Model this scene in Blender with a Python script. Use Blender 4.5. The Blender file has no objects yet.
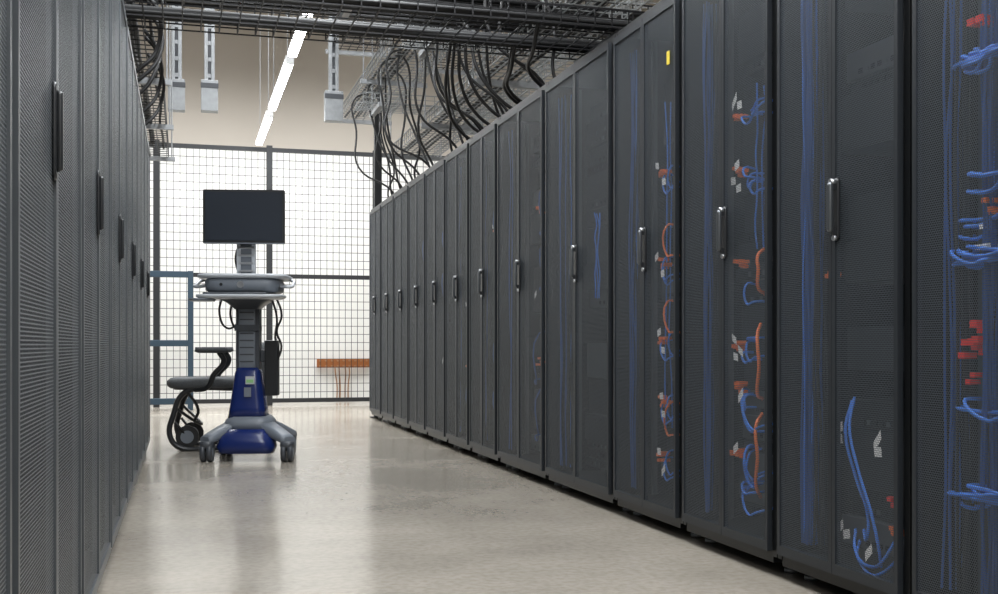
import bpy, math, random
from mathutils import Vector
random.seed(7)
S=bpy.context.scene
S.view_settings.view_transform='Standard'
COL=S.collection
# ---------------------------------------------------------------- materials
def mat(name,col,rough=.5,metal=0.,emit=None,estr=0.,noise=0.,nscale=20.,bump=0.,spec=.5):
    m=bpy.data.materials.new(name); m.use_nodes=True
    nt=m.node_tree; N=nt.nodes; L=nt.links; p=N['Principled BSDF']
    p.inputs['Base Color'].default_value=(*col,1); p.inputs['Roughness'].default_value=rough
    p.inputs['Metallic'].default_value=metal
    p.inputs['Specular IOR Level'].default_value=spec
    if emit:
        p.inputs['Emission Color'].default_value=(*emit,1); p.inputs['Emission Strength'].default_value=estr
    if noise>0 or bump>0:
        tc=N.new('ShaderNodeTexCoord'); n=N.new('ShaderNodeTexNoise'); n.inputs['Scale'].default_value=nscale
        n.inputs['Detail'].default_value=6; L.new(tc.outputs['Object'],n.inputs['Vector'])
        if noise>0:
            r=N.new('ShaderNodeMapRange'); r.inputs['From Min'].default_value=.3; r.inputs['From Max'].default_value=.7
            r.inputs['To Min'].default_value=1-noise; r.inputs['To Max'].default_value=1+noise
            L.new(n.outputs['Fac'],r.inputs['Value'])
            mx=N.new('ShaderNodeVectorMath'); mx.operation='SCALE'; mx.inputs[0].default_value=col
            L.new(r.outputs[0],mx.inputs['Scale']); L.new(mx.outputs[0],p.inputs['Base Color'])
        if bump>0:
            b=N.new('ShaderNodeBump'); b.inputs['Strength'].default_value=bump; b.inputs['Distance'].default_value=.01
            L.new(n.outputs['Fac'],b.inputs['Height']); L.new(b.outputs[0],p.inputs['Normal'])
    return m

def perforated(name,col,pitch,r_frac,rough=.4,metal=.3):
    """sheet steel with a hexagonal field of round holes (object space Y/Z)"""
    m=mat(name,col,rough,metal); nt=m.node_tree; N=nt.nodes; L=nt.links
    p=N['Principled BSDF']; out=N['Material Output']
    tc=N.new('ShaderNodeTexCoord'); sep=N.new('ShaderNodeSeparateXYZ'); L.new(tc.outputs['Object'],sep.inputs[0])
    def M(op,a,b=None):
        n=N.new('ShaderNodeMath'); n.operation=op
        for i,v in enumerate((a,b)):
            if v is None: continue
            if isinstance(v,(int,float)): n.inputs[i].default_value=v
            else: L.new(v,n.inputs[i])
        return n.outputs[0]
    u=M('DIVIDE',sep.outputs['Y'],pitch); v=M('DIVIDE',sep.outputs['Z'],pitch*1.732)
    def dist(off):
        du=M('SUBTRACT',M('FRACT',M('ADD',u,off+100)),.5); dv=M('MULTIPLY',M('SUBTRACT',M('FRACT',M('ADD',v,off+100)),.5),1.732)
        return M('SQRT',M('ADD',M('MULTIPLY',du,du),M('MULTIPLY',dv,dv)))
    d=M('MINIMUM',dist(0.),dist(.5)); hole=M('LESS_THAN',d,r_frac)
    tr=N.new('ShaderNodeBsdfTransparent'); mx=N.new('ShaderNodeMixShader')
    L.new(hole,mx.inputs[0]); L.new(p.outputs[0],mx.inputs[1]); L.new(tr.outputs[0],mx.inputs[2])
    L.new(mx.outputs[0],out.inputs['Surface'])
    return m

def floor_mat():
    m=mat('polished_concrete',(.5,.47,.43),.22); nt=m.node_tree; N=nt.nodes; L=nt.links; p=N['Principled BSDF']
    tc=N.new('ShaderNodeTexCoord')
    n1=N.new('ShaderNodeTexNoise'); n1.inputs['Scale'].default_value=1.3; n1.inputs['Detail'].default_value=9; n1.inputs['Roughness'].default_value=.6
    n2=N.new('ShaderNodeTexNoise'); n2.inputs['Scale'].default_value=38; n2.inputs['Detail'].default_value=6
    for n in (n1,n2): L.new(tc.outputs['Object'],n.inputs['Vector'])
    cr=N.new('ShaderNodeValToRGB'); L.new(n1.outputs['Fac'],cr.inputs[0])
    cr.color_ramp.elements[0].position=.3; cr.color_ramp.elements[0].color=(.26,.232,.195,1)
    cr.color_ramp.elements[1].position=.7; cr.color_ramp.elements[1].color=(.39,.352,.30,1)
    c2=N.new('ShaderNodeValToRGB'); L.new(n2.outputs['Fac'],c2.inputs[0])
    c2.color_ramp.elements[0].position=.32; c2.color_ramp.elements[0].color=(.83,.82,.80,1)
    c2.color_ramp.elements[1].position=.6; c2.color_ramp.elements[1].color=(1,1,1,1)
    mx=N.new('ShaderNodeMix'); mx.data_type='RGBA'; mx.blend_type='MULTIPLY'; mx.inputs[0].default_value=1
    L.new(cr.outputs[0],mx.inputs[6]); L.new(c2.outputs[0],mx.inputs[7]); L.new(mx.outputs[2],p.inputs['Base Color'])
    rr=N.new('ShaderNodeMapRange'); rr.inputs['To Min'].default_value=.10; rr.inputs['To Max'].default_value=.26
    L.new(n1.outputs['Fac'],rr.inputs['Value']); L.new(rr.outputs[0],p.inputs['Roughness'])
    b=N.new('ShaderNodeBump'); b.inputs['Strength'].default_value=.03; b.inputs['Distance'].default_value=.01
    L.new(n2.outputs['Fac'],b.inputs['Height']); L.new(b.outputs[0],p.inputs['Normal'])
    return m

def wall_two_tone(split):
    m=mat('painted_wall_two_tone',(.8,.8,.8),.75); nt=m.node_tree; N=nt.nodes; L=nt.links; p=N['Principled BSDF']
    g=N.new('ShaderNodeNewGeometry'); s=N.new('ShaderNodeSeparateXYZ'); L.new(g.outputs['Position'],s.inputs[0])
    c=N.new('ShaderNodeMath'); c.operation='GREATER_THAN'; c.inputs[1].default_value=split; L.new(s.outputs['Z'],c.inputs[0])
    mx=N.new('ShaderNodeMix'); mx.data_type='RGBA'; L.new(c.outputs[0],mx.inputs[0])
    mx.inputs[6].default_value=(.86,.85,.82,1); mx.inputs[7].default_value=(.50,.455,.40,1)
    L.new(mx.outputs[2],p.inputs['Base Color']); return m

M_floor=floor_mat()
M_wallb=wall_two_tone(3.2)
M_wall=mat('painted_wall_beige',(.42,.38,.33),.8,noise=.03,nscale=4)
M_ceil=mat('ceiling_grey',(.45,.44,.42),.8,noise=.03,nscale=3)
M_perfR=perforated('perforated_steel_dark',(.105,.12,.137),.0065,.385)
M_perfL=perforated('perforated_steel_grey',(.17,.185,.20),.0075,.36)
M_frame=mat('rack_frame_black',(.008,.009,.010),.35,.2)
M_doorf=mat('door_frame_charcoal',(.035,.04,.047),.4,.4)
M_in=mat('rack_interior_black',(.010,.012,.015),.6)
M_eq=mat('equipment_dark',(.03,.034,.042),.5,.3)
M_eq2=mat('equipment_grey',(.11,.12,.135),.45,.4)
M_silver=mat('brushed_silver',(.5,.51,.53),.3,.85)
M_handle=mat('handle_gunmetal',(.13,.14,.15),.3,.7)
M_blk=mat('black_rubber',(.010,.010,.011),.5,noise=.1)
M_blkplastic=mat('black_plastic',(.018,.019,.021),.35)
M_cable_b=mat('blue_cable',(.06,.25,.88),.45)
M_cable_b2=mat('dark_blue_cable',(.022,.09,.33),.5)
M_cable_k=mat('black_cable',(.015,.016,.018),.5)
M_cable_o=mat('orange_cable',(1.,.22,.04),.45)
M_cable_r=mat('red_plug',(1.,.04,.025),.4)
M_tag=mat('white_tag',(.95,.95,.95),.6)
M_yel=mat('yellow_label',(.8,.62,.05),.6)
M_galv=mat('galvanised_wire',(.27,.28,.28),.4,.6)
M_wireb=mat('black_wire',(.015,.015,.017),.45,.4)
M_cage=mat('cage_wire_dark',(.02,.021,.023),.5,.3)
M_strut=mat('strut_galvanised',(.30,.31,.32),.45,.6,noise=.1)
M_bluer=mat('blue_grey_rail',(.032,.058,.085),.45,.3)
M_lamp=mat('led_tube',(1,1,1),.5,emit=(.95,.98,1),estr=30)
M_white=mat('white_enamel',(.75,.75,.75),.4)
M_copper=mat('copper_bar',(.42,.15,.05),.4,.4)
M_cop2=mat('copper_cable',(.42,.22,.11),.5,.2)
M_screen=mat('monitor_screen_off',(.03,.036,.047),.22)
M_ltgrey=mat('light_grey_plastic',(.48,.50,.53),.35)
M_midgrey=mat('mid_grey_plastic',(.17,.19,.22),.4)
M_dkgrey=mat('dark_grey_plastic',(.05,.055,.065),.4)
M_cblue=mat('cart_blue_plastic',(.008,.020,.115),.25)
M_green=mat('green_label',(.25,.5,.2),.6)
M_pad=mat('chair_fabric_grey',(.09,.095,.10),.8,noise=.2,nscale=120,bump=.3)

# ---------------------------------------------------------------- mesh builder
class B:
    def __init__(s): s.v=[]; s.f=[]; s.m=[]; s.mats=[]; s.sm=[]
    def mi(s,m):
        if m not in s.mats: s.mats.append(m)
        return s.mats.index(m)
    def box(s,x0,x1,y0,y1,z0,z1,m):
        i=len(s.v); k=s.mi(m)
        s.v+=[(x,y,z) for z in (z0,z1) for y in (y0,y1) for x in (x0,x1)]
        for q in ((0,2,3,1),(4,5,7,6),(0,1,5,4),(2,6,7,3),(0,4,6,2),(1,3,7,5)):
            s.f.append([i+a for a in q]); s.m.append(k); s.sm.append(False)
    def quad(s,pts,m):
        i=len(s.v); s.v+=pts; s.f.append(list(range(i,i+len(pts)))); s.m.append(s.mi(m)); s.sm.append(False)
    def cyl(s,p0,p1,r,m,n=12,r1=None,caps=True):
        p0=Vector(p0); p1=Vector(p1); r1=r if r1 is None else r1
        d=(p1-p0).normalized(); a=Vector((0,0,1)) if abs(d.z)<.9 else Vector((1,0,0))
        u=d.cross(a).normalized(); w=d.cross(u); i=len(s.v); k=s.mi(m)
        for p,rr in ((p0,r),(p1,r1)):
            for j in range(n):
                t=2*math.pi*(j+.5)/n; s.v.append(tuple(p+rr*(math.cos(t)*u+math.sin(t)*w)))
        for j in range(n):
            s.f.append([i+j,i+n+j,i+n+(j+1)%n,i+(j+1)%n]); s.m.append(k); s.sm.append(n>6)
        if caps:
            s.f.append([i+j for j in range(n)]); s.m.append(k); s.sm.append(False)
            s.f.append([i+n+j for j in reversed(range(n))]); s.m.append(k); s.sm.append(False)
    def loft(s,secs,m,axis='z'):
        """secs: (t,cx,cy,hx,hy,r) rounded-rectangle sections along an axis"""
        n=5; i=len(s.v); k=s.mi(m); cnt=4*n
        for (t,cx,cy,hx,hy,r) in secs:
            r=min(r,hx*.999,hy*.999)
            for q,(sx,sy) in enumerate(((1,1),(-1,1),(-1,-1),(1,-1))):
                for j in range(n):
                    a=math.pi/2*(q+j/(n-1))
                    x=cx+sx*(hx-r)+r*math.cos(a); y=cy+sy*(hy-r)+r*math.sin(a)
                    s.v.append({'z':(x,y,t),'y':(x,t,y),'x':(t,x,y)}[axis])
        s._skin(i,cnt,len(secs),k)
    def _skin(s,i,cnt,ns,k):
        for a in range(ns-1):
            for j in range(cnt):
                j2=(j+1)%cnt
                q=[i+a*cnt+j,i+a*cnt+j2,i+(a+1)*cnt+j2,i+(a+1)*cnt+j]
                s.f.append(q); s.m.append(k); s.sm.append(True)
        s.f.append([i+j for j in reversed(range(cnt))]); s.m.append(k); s.sm.append(False)
        e=i+(ns-1)*cnt
        s.f.append([e+j for j in range(cnt)]); s.m.append(k); s.sm.append(False)
    def sweep(s,secs,m):
        """secs: (x,y,z,half_width,half_height) superellipse sections swept along a path"""
        i=len(s.v); k=s.mi(m); cnt=16
        for a,(x,y,z,hw,hh) in enumerate(secs):
            p=secs[max(a-1,0)]; q=secs[min(a+1,len(secs)-1)]
            dx,dy=q[0]-p[0],q[1]-p[1]; l=math.hypot(dx,dy) or 1; nx,ny=-dy/l,dx/l
            for j in range(cnt):
                t=2*math.pi*j/cnt; c_,s_=math.cos(t),math.sin(t)
                u=math.copysign(abs(c_)**.6,c_)*hw; w=math.copysign(abs(s_)**.6,s_)*hh
                s.v.append((x+nx*u,y+ny*u,z+w))
        s._skin(i,cnt,len(secs),k)
    def mesh(s,name):
        me=bpy.data.meshes.new(name); me.from_pydata(s.v,[],s.f)
        for m in s.mats: me.materials.append(m)
        me.polygons.foreach_set('material_index',s.m); me.polygons.foreach_set('use_smooth',s.sm)
        me.update()
        return me
    def obj(s,name,parent=None,bevel=0,loc=(0,0,0)):
        return mkobj(name,s.mesh(name),parent,bevel,loc)
def mkobj(name,me,parent=None,bevel=0,loc=(0,0,0)):
    o=bpy.data.objects.new(name,me); COL.objects.link(o); o.location=loc
    if parent: o.parent=parent
    if bevel:
        b=o.modifiers.new('bevel','BEVEL'); b.width=bevel; b.segments=2; b.limit_method='ANGLE'; b.angle_limit=math.radians(50)
    return o
def empty(name,loc=(0,0,0),rz=0):
    o=bpy.data.objects.new(name,None); COL.objects.link(o); o.location=loc; o.rotation_euler=(0,0,rz); o.empty_display_size=.1
    return o
def curves(name,lines,r,m,parent=None,res=5):
    cu=bpy.data.curves.new(name,'CURVE'); cu.dimensions='3D'; cu.bevel_depth=r; cu.bevel_resolution=2; cu.resolution_u=res
    cu.use_fill_caps=True
    for pts in lines:
        sp=cu.splines.new('BEZIER'); sp.bezier_points.add(len(pts)-1)
        for b,p in zip(sp.bezier_points,pts):
            b.co=p; b.handle_left_type='AUTO'; b.handle_right_type='AUTO'
    cu.materials.append(m)
    o=bpy.data.objects.new(name,cu); COL.objects.link(o)
    if parent: o.parent=parent
    return o

# ---------------------------------------------------------------- room
X0,X1,Y0,Y1,ZC=-5.,6.,-4.,14.3,5.3
b=B(); b.box(X0,X1,Y0,Y1,-.1,0,M_floor); b.obj('floor')
b=B(); b.box(X0,X1,Y0,Y1,ZC,ZC+.1,M_ceil); b.obj('ceiling')
b=B(); b.box(X0,X1,Y1,Y1+.1,-.1,ZC+.1,M_wallb); b.obj('wall_back')
b=B(); b.box(X0,X1,Y0-.1,Y0,-.1,ZC+.1,M_wall); b.obj('wall_front')
b=B(); b.box(X0-.1,X0,Y0,Y1,-.1,ZC+.1,M_wall); b.obj('wall_left')
b=B(); b.box(X1,X1+.1,Y0,Y1,-.1,ZC+.1,M_wall); b.obj('wall_right')

# ---------------------------------------------------------------- server racks
H=2.08; ZB=.06
cache={}
M_doorfL=mat('door_frame_grey',(.10,.11,.12),.35,.5)
def body_mesh(w):
    b=B(); D=1.0
    b.box(0.02,D,0.003,.02,ZB,H,M_frame); b.box(0.02,D,w-.02,w-.003,ZB,H,M_frame)
    b.box(D-.02,D,.02,w-.02,ZB,H,M_in); b.box(.02,D,.02,w-.02,H-.02,H,M_frame); b.box(.02,D,.02,w-.02,ZB,ZB+.02,M_frame)
    # front posts, header and sill
    b.box(-.004,.03,.003,.028,ZB,H,M_frame); b.box(-.004,.03,w-.028,w-.003,ZB,H,M_frame)
    b.box(-.002,.03,.028,w-.028,H-.035,H,M_frame); b.box(-.002,.03,.028,w-.028,ZB-.02,ZB+.02,M_frame)
    # inner mounting rails
    for y in (.085,w-.105):
        b.box(.13,.15,y,y+.02,.09,H-.05,M_eq2)
    for x in (.08,.9):
        for y in (.06,w-.06):
            b.cyl((x,y,0),(x,y,.012),.022,M_silver,10); b.cyl((x,y,.01),(x,y,ZB),.009,M_silver,8)
    b.box(.05,.95,.05,w-.05,.03,ZB,M_in)
    return b.mesh('rack_body')
def door_mesh(lw,perf,fm):
    b=B(); z0=ZB+.018; z1=H-.032; t=.018
    f=.016
    b.box(-t,0,0,f,z0,z1,fm); b.box(-t,0,lw-f,lw,z0,z1,fm)
    b.box(-t,0,f,lw-f,z1-.03,z1,fm); b.box(-t,0,f,lw-f,z0,z0+.03,fm)
    b.quad([(-t+.005,f,z0+.03),(-t+.005,lw-f,z0+.03),(-t+.005,lw-f,z1-.03),(-t+.005,f,z1-.03)],perf)
    return b.mesh('rack_door')
def handle_mesh(flat):
    b=B()
    if flat:
        b.loft([(-.006,0,0,.016,.085,.012),(0,0,0,.018,.09,.014)],M_blkplastic,'x')
        b.loft([(-.016,0,0,.007,.07,.006),(-.006,0,0,.009,.074,.008)],M_blkplastic,'x')
        return b.mesh('flush_handle')
    b.loft([(-.008,0,0,.012,.085,.010),(0,0,0,.014,.09,.012)],M_blkplastic,'x')
    b.loft([(-.032,0,.005,.005,.062,.005),(-.027,0,.005,.008,.070,.008),(-.018,0,.005,.009,.072,.008)],M_handle,'x')
    b.box(-.02,0,-.007,.007,.055,.074,M_blkplastic); b.box(-.02,0,-.007,.007,-.072,-.054,M_blkplastic)
    b.cyl((-.014,0,-.082),(-.004,0,-.082),.008,M_silver,10); b.cyl((-.024,0,.076),(-.004,0,.076),.009,M_silver,10)
    return b.mesh('swing_handle')
def equip_mesh(w,seed):
    rnd=random.Random(seed); b=B(); z=.12
    while z<H-.16:
        u=rnd.choice((1,1,2,2,3,4)); h=u*.0445-.003
        k=rnd.random()
        if k>.22:
            m=rnd.choice((M_eq,M_eq,M_in,M_eq2)); d=rnd.uniform(.16,.2)
            b.box(d,.8,.10,w-.10,z,min(z+h,H-.1),m)
            if u<=2:
                for i in range(12):
                    y=.13+i*(w-.28)/12
                    b.box(d-.003,d,y,y+.018,z+.012,z+.028,rnd.choice((M_in,M_eq2,M_in)))
        z+=u*.0445
    return b.mesh('rack_equipment')
HL_R=handle_mesh(False); HL_L=handle_mesh(True)
def rack(name,front_x,y0,w,side,perf,hm,seed,detail=None):
    key=(round(w,3),perf.name)
    if key not in cache:
        lw=(w-.062)/2
        cache[key]=(body_mesh(w),door_mesh(lw,perf,M_doorf if side=='R' else M_doorfL),[equip_mesh(w,k) for k in range(4)],lw)
    bm,dm,em,lw=cache[key]
    if side=='R': e=empty(name,(front_x,y0,0))
    else: e=empty(name,(front_x,y0+w,0),math.pi)
    mkobj('body',bm,e); 
    mkobj('door_leaf',dm,e,loc=(-.005,.030,0)); mkobj('door_leaf',dm,e,loc=(-.005,.030+lw+.002,0))
    mkobj('equipment',em[seed%4],e)
    hy = .030+lw-.022 if side=='R' else .030+lw+.03
    mkobj('handle',hm,e,loc=(-.020,hy,1.115))
    return e,lw

R=1.8; ROWX=1.8
edges=[v*R for v in (-.5,-.13,.25,.60,.96,1.36,1.73,2.11,2.49,3.01,3.51,3.88,4.255,4.63,5.0,5.37,5.74,6.11)]
racks=[]
for i in range(len(edges)-1):
    y0=edges[i]; w=edges[i+1]-y0
    e,lw=rack('server_rack',ROWX,y0,w,'R',M_perfR,HL_R,i*3+1)
    racks.append((e,y0,w))

rnd=random.Random(3)
def bundle(e,w,u,n,spread,m,r=.0032,x=.05,z0=.12,z1=1.98,name='cable_bundle'):
    L=[]
    for i in range(n):
        y=u*w+rnd.uniform(-spread,spread); xx=x+rnd.uniform(-.02,.03); pts=[]
        for k in range(8):
            pts.append((xx+rnd.uniform(-.006,.006),y+rnd.uniform(-.012,.012),z0+(z1-z0)*k/7))
        L.append(pts)
    return curves(name,L,r,m,e)
def patch_cluster(e,y,z,n,col,name='patch_plugs',tag=True,spread=.04,s=1.):
    b=B()
    for i in range(n):
        yy=y+rnd.uniform(-spread,spread); zz=z+rnd.uniform(-spread*.7,spread*.7)
        b.box(.018+rnd.uniform(0,.02),.06,yy,yy+.017*s,zz,zz+.012*s,col)
    b.obj(name,e)
def tags(e,pts):
    b=B()
    for (y,z) in pts:
        x=.002+rnd.uniform(0,.006); s=.018; t=rnd.uniform(-.010,.018)
        b.quad([(x,y-s,z-.012+t),(x,y+s*.8,z-.014-t),(x,y+s,z+.012-t),(x,y-s*.8,z+.014+t)],M_tag)
    b.obj('cable_tags',e)
def droops(e,lst,m,r=.0045,name='patch_cables'):
    L=[]
    for (ya,za,yb,zb,sag) in lst:
        x=.034+rnd.uniform(-.014,.025)
        L.append([(x+.05,ya,za),(x,ya+.2*(yb-ya)+rnd.uniform(-.01,.01),za-.3*sag),
                  (x-.005,(ya+yb)/2+rnd.uniform(-.02,.02),min(za,zb)-sag),(x,yb,zb-.3*sag),(x+.05,yb+.005,zb)])
    curves(name,L,r,m,e)

for idx,(e,y0,w) in enumerate(racks):
    if y0<1.0: continue
    if y0<7.5:
        bundle(e,w,.86,7 if y0<4.6 else 3,.035,M_cable_b2)
        if 3.2<y0<4.6: bundle(e,w,.84,1,.05,M_cable_b,.0022)
        bundle(e,w,.80,8,.04,M_cable_k,.004,name='power_cables')
        bundle(e,w,.13,5,.02,M_cable_k,.004,name='power_cables')
    if y0>4.6 and y0<9:
        for z in (1.45,1.0,.62): 
            if rnd.random()>.35: patch_cluster(e,w*.27,z+rnd.uniform(-.1,.1),4,M_cable_o)
            if rnd.random()>.5: tags(e,[(w*.25,z)])
        droops(e,[(w*.2,z,w*.3,z-.25,.03) for z in (1.6,1.3,.8,.5)],M_cable_b2,.004)
bundle(racks[8][0],racks[8][2],.42,3,.015,M_cable_b,.003,z0=.95,z1=1.35)
# rack nearest on the right : blue hanks and red plugs
e,y0,w=racks[4]; q=.054
patch_cluster(e,.47+q,.72,6,M_cable_r,spread=.035,s=1.3); patch_cluster(e,.455+q,.77,3,M_cable_r,spread=.02,s=1.3); patch_cluster(e,.45+q,1.50,4,M_cable_r,spread=.02,s=1.3); patch_cluster(e,.45+q,.64,2,M_cable_r)
for zc,n in ((1.42,9),(1.13,3),(.94,10),(.366,10),(1.66,4),(1.03,3),(.57,2)):
    droops(e,[(.37+q+rnd.uniform(-.05,.03),zc+rnd.uniform(-.01,.015),.50+q+rnd.uniform(-.03,.06),zc+rnd.uniform(-.03,.03),rnd.uniform(-.01,.015)) for _ in range(n)],M_cable_b,.005)
patch_cluster(e,.46+q,.98,3,M_tag); patch_cluster(e,.44+q,1.06,3,M_cable_o)
bundle(e,w,.66,18,.03,M_cable_b2); bundle(e,w,.67,3,.03,M_cable_b,.0025); bundle(e,w,.52,8,.06,M_cable_k,.004)
# next rack (near leaf : long blue loop at the bottom)
e,y0,w=racks[5]
curves('patch_cables',[
 [(.05,.33,.58),(.02,.31,.50),(.015,.26,.38),(.015,.20,.27),(.02,.17,.17),(.04,.19,.12)],
 [(.05,.34,.57),(.02,.33,.49),(.02,.28,.36),(.02,.22,.25),(.02,.23,.19),(.04,.27,.21)],
 [(.06,.32,.17),(.02,.27,.135),(.02,.20,.12),(.02,.15,.15),(.04,.13,.2)],
 [(.06,.34,.2),(.02,.28,.15),(.02,.22,.10),(.02,.16,.11),(.05,.12,.16)]],.0045,M_cable_b,e)
tags(e,[(.34,.49),(.335,.46),(.33,.21),(.30,.195),(.16,.47),(.155,.44),(.20,.16),(.345,.22)])
patch_cluster(e,.42,.93,4,M_cable_o,spread=.012); patch_cluster(e,.13,.30,3,M_cable_r,spread=.015); patch_cluster(e,.12,.22,3,M_cable_o,spread=.02)
bundle(e,w,.84,22,.03,M_cable_b2); bundle(e,w,.84,6,.03,M_cable_b,.002)
# third rack : tags, blue and orange patch leads down the near leaf
e,y0,w=racks[6]
tags(e,[(.30,1.56),(.26,1.54),(.28,1.34),(.31,1.29),(.27,1.26),(.30,.75),(.26,.71),(.29,.69),(.29,.38),(.26,.56)])
for z,n in ((1.52,3),(1.30,3),(.95,1),(.72,3),(.56,3),(.38,3),(.26,3)):
    droops(e,[(.30+rnd.uniform(-.05,.05),z+rnd.uniform(-.02,.03),.20+rnd.uniform(-.06,.09),z-rnd.uniform(-.04,.12),rnd.uniform(-.01,.05)) for _ in range(n)],M_cable_b,.004)
for z in (1.50,1.32,1.0,.72,.58,.36):
    patch_cluster(e,.32,z,5,M_cable_o,spread=.025)
curves('orange_leads',[
 [(.06,.20,1.05),(.02,.17,1.02),(.015,.155,.98),(.02,.165,.92),(.06,.19,.9)],
 [(.06,.22,.80),(.02,.17,.76),(.015,.15,.66),(.02,.17,.57),(.06,.21,.55)],
 [(.06,.21,.5),(.02,.18,.46),(.015,.16,.36),(.02,.18,.27),(.06,.22,.22)]],.006,M_cable_o,e)
bundle(e,w,.30,3,.012,M_cable_b,.003,z0=1.05,z1=1.6)
# fourth rack
e,y0,w=racks[7]
for z in (1.41,1.05,.75,.50,.28):
    patch_cluster(e,.26,z,7,M_cable_o,spread=.026)
    droops(e,[(.28,z,.18,z-.06,.02),(.25,z+.03,.18,z-.04,.02)],M_cable_b,.0035)
    tags(e,[(.24+rnd.uniform(-.03,.03),z+.03),(.20,z-.04)])
droops(e,[(.22,z,.17,z-.12,.0) for z in (1.2,.9,.5)],M_cable_o,.004)
bundle(e,w,.40,2,.01,M_cable_b,.003,z0=.4,z1=1.7)
b=B(); b.box(-.026,-.022,.08,.10,1.80,1.85,M_yel); b.obj('sticker',racks[7][0])

# left row (front faces +X)
LX=-.245; pl=1.05; yl=1.64
k=0; y=yl-3*pl
while y<8.0-.3:
    rack('server_rack',LX,y,pl,'L',M_perfL,HL_L,k); y+=pl; k+=1
LEND=y
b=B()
b.box(LX-.03,LX-.004,yl-3*pl,LEND,.002,.035,M_ltgrey); b.obj('reflection_strip_1')  # pale strip modelled in place of the floor's reflection along the row base

# ---------------------------------------------------------------- cable trays
def tray(name,axis,a0,a1,c0,c1,z,h,m,wr=.0028,pitch=.1,rods=True,n_long=6,rodm=None):
    b=B()
    def P(a,c,zz): return (a,c,zz) if axis=='x' else (c,a,zz)
    n=int((a1-a0)/pitch)
    for i in range(n+1):
        a=a0+i*(a1-a0)/n
        b.cyl(P(a,c0,z),P(a,c1,z),wr,m,4); b.cyl(P(a,c0,z),P(a,c0,z+h),wr,m,4); b.cyl(P(a,c1,z),P(a,c1,z+h),wr,m,4)
    for j in range(n_long+1):
        c=c0+(c1-c0)*j/n_long; b.cyl(P(a0,c,z),P(a1,c,z),wr,m,4)
    for c in (c0,c1):
        b.cyl(P(a0,c,z+h*.5),P(a1,c,z+h*.5),wr,m,4); b.cyl(P(a0,c,z+h),P(a1,c,z+h),wr*1.4,m,4)
    e=empty(name); b.obj('basket',e)
    if rods:
        b=B(); k=max(2,int((a1-a0)/1.6)+1)
        for i in range(k):
            a=a0+.15+i*(a1-a0-.3)/(k-1)
            for c in (c0-.03,c1+.03):
                b.cyl(P(a,c,z-.03),P(a,c,ZC),.006,M_strut,6)
            p0=P(a-.02,c0-.06,0); p1=P(a+.02,c1+.06,0)
            b.box(min(p0[0],p1[0]),max(p0[0],p1[0]),min(p0[1],p1[1]),max(p0[1],p1[1]),z-.045,z-.006,M_strut)
        b.obj('hangers',e)
    return e
def run_cables(e,axis,a0,a1,c0,c1,z,n,r,m,name='cables'):
    L=[]
    for i in range(n):
        c=rnd.uniform(c0,c1); zz=z+r+rnd.uniform(0,.05); pts=[]
        k=max(3,int((a1-a0)/.6))
        for j in range(k+1):
            a=a0+(a1-a0)*j/k; cc=min(max(c+rnd.uniform(-.012,.012),c0),c1); q=zz+rnd.uniform(-.008,.008)
            pts.append((a,cc,q) if axis=='x' else (cc,a,q))
        L.append(pts)
    curves(name,L,r,m,e,4)
# black trays bridging the aisle
t=tray('cable_tray','x',-1.0,2.7,5.2,5.84,2.325,.09,M_wireb,.0045,.09,rods=False)
run_cables(t,'x',-1.0,2.7,5.22,5.34,2.325,10,.012,M_blk); run_cables(t,'x',-1.0,2.7,5.64,5.82,2.325,16,.013,M_blk,'cable_bundle')
b=B()
for x in (-.7,2.1): 
    b.box(x,x+.04,5.18,5.86,2.285,2.32,M_wireb)
    for yy in (5.21,5.81): b.cyl((x+.02,yy,2.08),(x+.02,yy,2.30),.01,M_wireb,8)
b.obj('stand_offs',t)
t=tray('cable_tray','x',-1.2,3.0,6.2,6.7,2.68,.1,M_wireb,.0045,.1)
run_cables(t,'x',-1.2,3.0,6.22,6.35,2.68,8,.012,M_blk); run_cables(t,'x',-1.2,3.0,6.55,6.68,2.68,8,.013,M_blk)
t=tray('cable_tray','x',-1.2,3.0,7.5,8.1,3.24,.1,M_wireb,.0055,.1)
t=tray('cable_tray','x',-1.2,3.0,8.4,9.0,3.40,.1,M_wireb,.0055,.1)
t=tray('cable_tray','x',-1.2,3.0,9.4,10.1,3.75,.1,M_galv,.0055,.1)
# galvanised trays above the right row
t=tray('cable_tray','y',2.6,12.0,1.60,2.10,3.15,.1,M_galv,.005,.1)
run_cables(t,'y',2.6,11.8,1.64,1.85,3.15,6,.011,M_blk)
t=tray('cable_tray','y',2.6,11.0,2.0,2.45,2.62,.1,M_galv,.005,.1)
run_cables(t,'y',2.6,10.8,2.05,2.3,2.62,6,.010,M_blk)
t=tray('cable_tray','y',2.6,11.0,2.75,3.2,2.9,.1,M_galv,.0045,.1)
t=tray('cable_tray','y',2.6,11.0,2.3,2.9,3.5,.1,M_wireb,.0045,.1)
t=tray('cable_tray','y',2.6,11.5,1.45,1.95,3.75,.1,M_wireb,.0045,.1)
for yy in (7.4,9.6):
    t=tray('cable_tray','x',1.5,3.3,yy,yy+.4,2.85,.08,M_galv,.004,.1)
# trays above left row
t=tray('cable_tray','y',5.95,11.0,-.62,-.14,2.50,.1,M_wireb,.0045,.1)
run_cables(t,'y',6.0,10.5,-.36,-.16,2.50,6,.010,M_blk)
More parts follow.
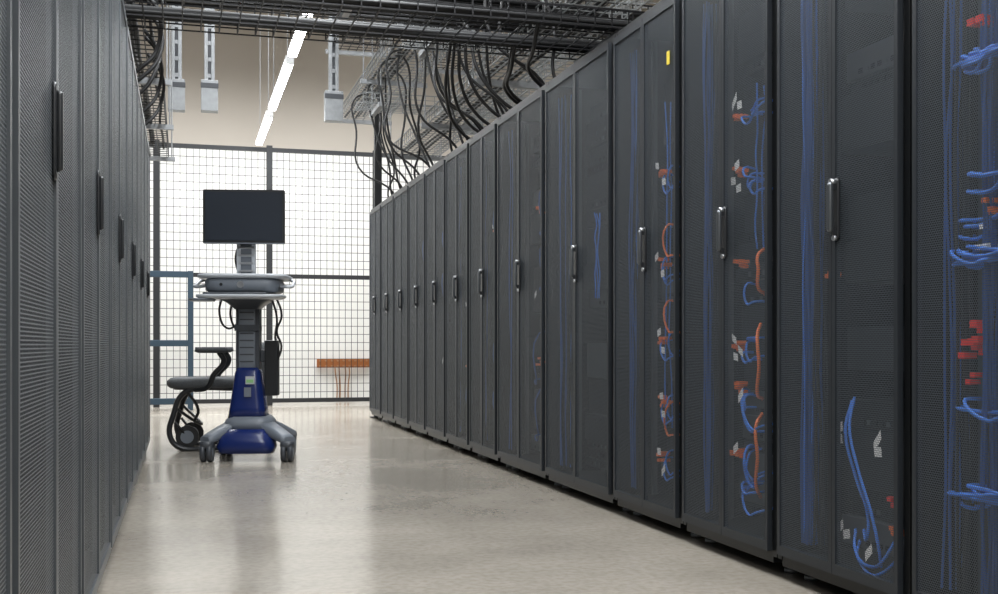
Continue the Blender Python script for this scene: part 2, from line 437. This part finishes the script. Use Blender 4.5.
# drop cables into the racks
L=[]
for (e,y0,w) in racks:
    if y0<5: continue
    for j in range(3):
        y=y0+rnd.uniform(.05,w-.05); s=rnd.uniform(-.2,.2); out=rnd.uniform(1.56,1.88); bow=rnd.uniform(-.06,.1)
        L.append([(1.75,y+s*1.6,3.18),(out-.02,y+s*1.3,3.08),(out,y+s,2.78),(out+.06-bow,y+s*.4,2.42),(1.92,y,2.2),(1.98,y,2.07)])
curves('drop_cables',L,.0095,M_blk,None,6)
L=[]
for y in (6.0,6.2,6.5,7.0,7.4):
    s=rnd.uniform(-.2,.2); o_=rnd.uniform(-.02,.03)
    L.append([(-.22,y+s,2.54),(-.15+o_,y+s,2.46),(-.14+o_,y,2.28),(-.22,y-.05,2.14),(-.32,y-.05,2.07)])
L+= [[(1.7,y,2.36),(1.72,y+.15,2.25),(1.78,y+.4,2.18),(2.0,y+.5,2.07)] for y in (5.25,5.65,5.7)]
L+= [[(1.6,6.6,2.72),(1.62,6.6+k*.12,2.6),(1.66,6.7+k*.2,2.35),(1.8,6.8+k*.25,2.18),(2.0,6.8+k*.25,2.07)] for k in range(-2,3)]
curves('drop_cables',L,.011,M_blk,None,6)

# hanging tap-off boxes on struts
def tapoff(x,y,z0,w):
    e=empty('suspended_power_box',(x,y,0)); b=B()
    b.box(-w/2,w/2,-.06,.06,z0,z0+.30,M_strut); b.box(-w/2-.004,w/2+.004,-.065,-.06,z0+.22,z0+.27,M_dkgrey)
    b.box(-.05,-.015,-.02,.02,z0+.3,ZC,M_strut); b.box(.015,.05,-.02,.02,z0+.3,ZC,M_strut); b.box(-.015,.015,.0,.01,z0+.3,ZC,M_dkgrey)
    for k in range(14): b.box(-.015,.015,-.012,.0,z0+.33+k*.16,z0+.37+k*.16,M_strut)
    b.obj('box_and_struts',e,.003)
tapoff(-.07,11.2,3.0,.16); tapoff(.24,11.2,3.01,.16); tapoff(1.45,11.2,2.98,.18)

# ---------------------------------------------------------------- strip lights
for (ya,yb) in ((-.5,1.6),(1.9,4.0),(4.3,6.0),(6.3,8.0),(8.25,9.15),(9.4,11.3),(11.65,13.3)):
    e=empty('strip_light',(.85,(ya+yb)/2,3.10)); h=(yb-ya)/2
    b=B(); b.loft([(-h,0,0,.036,.018,.012),(h,0,0,.036,.018,.012)],M_lamp,'y'); b.obj('tube',e)
    b=B(); b.box(-.035,.035,-h,h,.018,.05,M_white); b.box(-.035,.035,-h-.02,-h,-.022,.05,M_white); b.box(-.035,.035,h,h+.02,-.022,.05,M_white)
    for s in (-1,1): b.cyl((0,s*h*.8,.05),(0,s*h*.8,ZC-3.10),.003,M_strut,6)
    b.obj('housing',e)

# ---------------------------------------------------------------- security cage
CY=13.6; CH=3.10
e=empty('security_cage',(0,CY,0)); b=B()
posts=(-1.62,-.31,.99,2.28,3.55)
for x in posts: b.box(x-.035,x+.035,-.03,.03,0,CH+.03,M_cage)
for z in (.06,1.56,CH-.02): b.box(posts[0],posts[-1],-.02,.02,z-.025,z+.025,M_cage)
b.obj('frame',e)
b=B(); x=posts[0]; 
while x<posts[-1]:
    b.cyl((x,0,.06),(x,0,CH),.0042,M_cage,4,caps=False); x+=.075
z=.06
while z<CH:
    b.cyl((posts[0],.004,z),(posts[-1],.004,z),.0042,M_cage,4,caps=False); z+=.10
b.obj('mesh_wires',e)
b=B(); b.box(1.84,1.91,11.02,11.09,0,3.05,M_cage); b.box(1.80,1.95,11.0,11.11,0,.01,M_cage); b.obj('cage_post')

# blue-grey barrier rail beside the cage
e=empty('guard_rail',(0,12.9,0)); b=B()
for z in (.10,.75,1.52): b.box(-1.2,.10,-.02,.02,z-.035,z+.035,M_bluer)
for x in (.07,-1.15): b.box(x-.03,x+.03,-.025,.025,0,1.56,M_bluer)
b.obj('rails',e,.004)

# copper ground bar on back wall
e=empty('copper_ground_bar',(0,Y1,-.05)); b=B()
b.box(1.63,2.31,-.07,-.06,.49,.60,M_copper)
for x in (1.68,2.25): b.cyl((x,-.06,.54),(x,0,.54),.02,M_cable_r,10)
for i in range(9):
    x=1.67+i*.075; b.cyl((x,-.085,.58),(x,-.06,.58),.013,M_cop2,8); b.cyl((x,-.085,.51),(x,-.06,.51),.013,M_cop2,8)
b.obj('bar',e,.002)
curves('ground_leads',[[(x,-.08,.51),(x+.004,-.09,.42),(x*.8+.40,-.06,.27),(x*.8+.40,-.05,.07)] for x in (1.86,1.91,1.99,2.04)],.008,M_cop2,e)

# ---------------------------------------------------------------- computer cart
e=empty('computer_workstation_cart',(.415,7.33,0),math.radians(-12))
def castor(b,x,y,r=.062):
    b.cyl((x-.036,y,r),(x-.006,y,r),r,M_dkgrey,20); b.cyl((x+.006,y,r),(x+.036,y,r),r,M_dkgrey,20)
    for s in (-1,1): b.cyl((x+s*.036,y,r),(x+s*.040,y,r),r*.55,M_midgrey,14)
    b.loft([(r*1.1,x,y+.01,.030,.04,.02),(r*1.6,x,y,.045,.055,.04),(r*2.1,x,y,.04,.05,.03)],M_dkgrey)
b=B()
feet=((-.235,-.22),(.265,-.25),(-.20,.25),(.22,.25))
for x,y in feet: castor(b,x,y)
b.obj('castors',e)
b=B()
for x1,y1 in feet:
    x0=.05 if x1>0 else -.05; y0=-.03 if y1<0 else .03; secs=[]
    for k in range(9):
        t=k/8
        secs.append((x0+(x1*1.06-x0)*t, y0+(y1*1.06-y0)*t, .215-.085*t**1.5, .075-.028*t, .05-.022*t))
    b.sweep(secs,M_midgrey)
b.loft([(.05,0,-.16,.17,.08,.05),(.09,0,-.16,.185,.10,.07),(.15,0,-.13,.17,.12,.09),(.20,0,-.09,.13,.12,.09)],M_cblue)
b.loft([(.20,0,0,.17,.17,.1),(.25,0,0,.15,.15,.09),(.275,0,0,.128,.13,.08)],M_midgrey)
b.obj('base',e)
b=B()
b.loft([(.262,0,0,.122,.12,.05),(.33,0,0,.112,.11,.05),(.45,0,0,.095,.095,.045),(.55,0,0,.082,.085,.04),(.585,0,0,.07,.07,.035)],M_cblue)
b.box(-.005,.05,-.103,-.092,.48,.53,M_ltgrey); b.box(0,.045,-.106,-.10,.49,.51,M_green)
b.box(-.012,.03,-.1165,-.105,.40,.46,M_midgrey)
b.obj('lower_cover',e,loc=(-.012,0,0))
# column
b=B()
b.loft([(.57,0,0,.055,.05,.01),(1.02,0,0,.055,.05,.01)],M_midgrey)
b.box(-.068,-.055,-.056,.05,.57,1.0,M_dkgrey); b.box(.055,.08,-.05,.06,.57,1.0,M_dkgrey)
for k in range(9): b.box(-.045,.045,-.054,-.049,.62+k*.045,.628+k*.045,M_dkgrey)
b.box(-.075,.08,-.065,.07,.82,.86,M_dkgrey)
b.loft([(.96,0,0,.075,.07,.02),(1.0,0,0,.12,.11,.03),(1.02,0,0,.16,.14,.04)],M_dkgrey)
b.obj('column',e,.003,loc=(-.018,0,0))
# worktop + keyboard tray
b=B()
b.loft([(1.06,0,-.02,.20,.17,.06),(1.075,0,-.02,.23,.20,.08),(1.13,0,-.02,.235,.2,.08),(1.15,0,-.02,.22,.19,.08)],M_midgrey)
b.loft([(1.15,0,0,.265,.22,.1),(1.158,0,0,.285,.235,.11),(1.172,0,0,.285,.235,.11),(1.178,0,0,.275,.225,.1)],M_ltgrey)
b.loft([(1.02,0,-.17,.25,.13,.06),(1.03,0,-.17,.27,.14,.07),(1.045,0,-.17,.27,.14,.07)],M_ltgrey)
b.loft([(1.045,-.03,-.18,.20,.075,.02),(1.06,-.03,-.18,.20,.075,.02)],M_dkgrey)
b.loft([(1.005,-.24,-.2,.07,.1,.05),(1.02,-.24,-.2,.075,.105,.05)],M_midgrey)
b.cyl((.0,-.225,1.11),(.0,-.215,1.11),.022,M_silver,14)
b.cyl((-.12,-.222,1.11),(-.12,-.21,1.11),.01,M_blkplastic,10)
b.obj('worktop',e,loc=(-.03,0,0))
curves('side_handles',[[(s*.22-.03,-.1,1.11),(s*.29-.03,-.12,1.10),(s*.305-.03,-.03,1.12),(s*.29-.03,.06,1.15),(s*.22-.03,.1,1.16)] for s in (-1,1)],.011,M_ltgrey,e)
# monitor mount and monitor
b=B()
b.box(-.06,-.035,-.0,.03,1.17,1.45,M_ltgrey); b.box(.035,.06,0,.03,1.17,1.45,M_ltgrey); b.box(-.035,.035,.01,.025,1.17,1.5,M_midgrey)
for k in range(4): b.box(-.05,.05,-.005,.0,1.20+k*.05,1.215+k*.05,M_silver)
b.box(-.08,.08,-.02,.06,1.17,1.19,M_midgrey); b.box(-.06,.06,-.03,.02,1.48,1.62,M_dkgrey)
b.obj('monitor_mount',e,.003,loc=(-.03,0,0))
b=B()
b.loft([(-.065,-.012,1.552,.258,.173,.008),(-.03,-.012,1.552,.258,.173,.008),(-.022,-.012,1.552,.22,.14,.02)],M_blkplastic,'y')
b.box(-.254,.230,-.067,-.0645,1.399,1.710,M_screen); b.box(-.268,.244,-.0675,-.066,1.379,1.385,M_midgrey)
b.obj('monitor',e,loc=(-.022,0,0))
curves('cart_cables',[
 [(-.1,.05,1.05),(-.13,.02,.97),(-.12,0,.88),(-.09,.03,.82),(-.06,.05,.78)],
 [(-.17,-.05,1.05),(-.19,-.05,.93),(-.15,-.02,.84),(-.1,.03,.86),(-.07,.05,.92)],
 [(.12,.05,1.06),(.16,.06,.9),(.15,.05,.78),(.17,.05,.66),(.13,.06,.58)],
 [(.15,.05,1.06),(.19,.06,.92),(.16,.05,.82),(.19,.05,.72),(.15,.06,.6)],
 [(-.08,.03,1.18),(-.1,.02,1.3),(-.07,.03,1.4),(-.03,.03,1.5)]],.007,M_blk,e)
b=B(); b.box(.085,.17,.02,.12,.40,.76,M_blkplastic); b.box(.05,.1,.03,.1,.62,.7,M_dkgrey); b.obj('power_supply',e,.006)

# ---------------------------------------------------------------- chair
e=empty('office_chair',(.24,8.12,0),math.radians(-6))
b=B()
b.loft([(.43,-.08,0,.24,.22,.1),(.445,-.08,0,.262,.235,.12),(.48,-.08,0,.265,.24,.12),(.50,-.08,0,.24,.22,.11)],M_pad)
b.loft([(.42,-.08,0,.22,.2,.1),(.435,-.08,0,.22,.2,.1)],M_blkplastic)
b.obj('seat',e)
b=B()
b.loft([(.27,0,.57,.18,.15,.07),(.29,0,.57,.21,.18,.09),(.315,0,.57,.21,.18,.09),(.33,0,.57,.19,.16,.08)],M_pad,'x')
b.obj('backrest',e)
b=B()
for s in (-1,1):
    b.loft([(.675,-.03,s*.255,.09,.028,.027),(.685,-.03,s*.255,.115,.034,.03),(.715,-.03,s*.255,.11,.032,.03)],M_pad)
b.obj('armrests',e)
curves('tube_frame',
 [[(.02,s*.255,.68),(.05,s*.255,.62),(-.02,s*.25,.52),(-.06,s*.23,.44),(-.15,s*.2,.42)] for s in (-1,1)]+
 [[(.1,s*.2,.43),(-.12,s*.2,.43),(-.22,s*.2,.40),(-.29,s*.21,.25),(-.31,s*.22,.10),(-.24,s*.22,.022),(-.05,s*.22,.02),(.25,s*.22,.02)] for s in (-1,1)]+
 [[(.1,s*.2,.43),(.27,s*.2,.44),(.34,s*.17,.52),(.34,s*.12,.66)] for s in (-1,1)]+
 [[(.25,-.22,.02),(.29,-.1,.02),(.29,.1,.02),(.25,.22,.02)]],.019,M_blkplastic,e,8)
curves('cross_brace',[[(-.28,-.21,.3),(-.16,-.1,.2),(-.12,.0,.17),(-.16,.1,.2),(-.28,.21,.3)],[(-.2,-.2,.41),(-.13,-.15,.28),(-.16,-.1,.2)]],.011,M_blkplastic,e)
b=B()
for s in (-1,1):
    b.cyl((-.20,s*.18-.015,.095),(-.20,s*.18+.015,.095),.078,M_blk,20); b.cyl((-.20,s*.18-.018,.095),(-.20,s*.18+.018,.095),.045,M_midgrey,16)
    b.cyl((-.20,s*.18,.095),(-.28,s*.215,.2),.01,M_blk,8)
b.obj('wheels',e)

# ---------------------------------------------------------------- lights
def area(name,loc,sx,sy,en,col=(1,1,1),rot=(0,0,0),spread=180):
    l=bpy.data.lights.new(name,'AREA'); l.shape='RECTANGLE'; l.size=sx; l.size_y=sy; l.energy=en; l.color=col; l.spread=math.radians(spread)
    o=bpy.data.objects.new(name,l); COL.objects.link(o); o.location=loc; o.rotation_euler=rot; return o
area('fill_light_aisle',(.95,4.0,5.1),1.6,10,560,(.93,.97,1))  # added fill above the frame, brightens the aisle; no visible fixture
area('fill_light_back_wall',(.9,11.9,5.1),5,2.2,430,(.97,.99,1),spread=118)  # extra unseen light, added to push the back wall towards white
area('fill_light_right',(4.4,5,5.1),1.2,12,130,(.96,.98,1))  # added area light out of view, fills the right side of the room
area('fill_light_left',(-3.2,5,5.1),1.2,12,130,(.96,.98,1))  # same kind of added unseen fill, left side
area('fill_light_front',(.9,-2.4,5.1),3,2,320,(.95,.98,1))  # unseen fill added behind the camera, not a modelled fixture
w=bpy.data.worlds.new('World'); S.world=w; w.use_nodes=True
w.node_tree.nodes['Background'].inputs[0].default_value=(.8,.85,.9,1); w.node_tree.nodes['Background'].inputs[1].default_value=.3

# ---------------------------------------------------------------- camera
c=bpy.data.cameras.new('camera'); c.lens=39.97; c.sensor_width=36; c.shift_y=48/998; c.clip_start=.02
co=bpy.data.objects.new('camera',c); COL.objects.link(co); co.location=(0,0,.73)
co.rotation_euler=(math.radians(90),0,-math.atan(315/1108)); S.camera=co
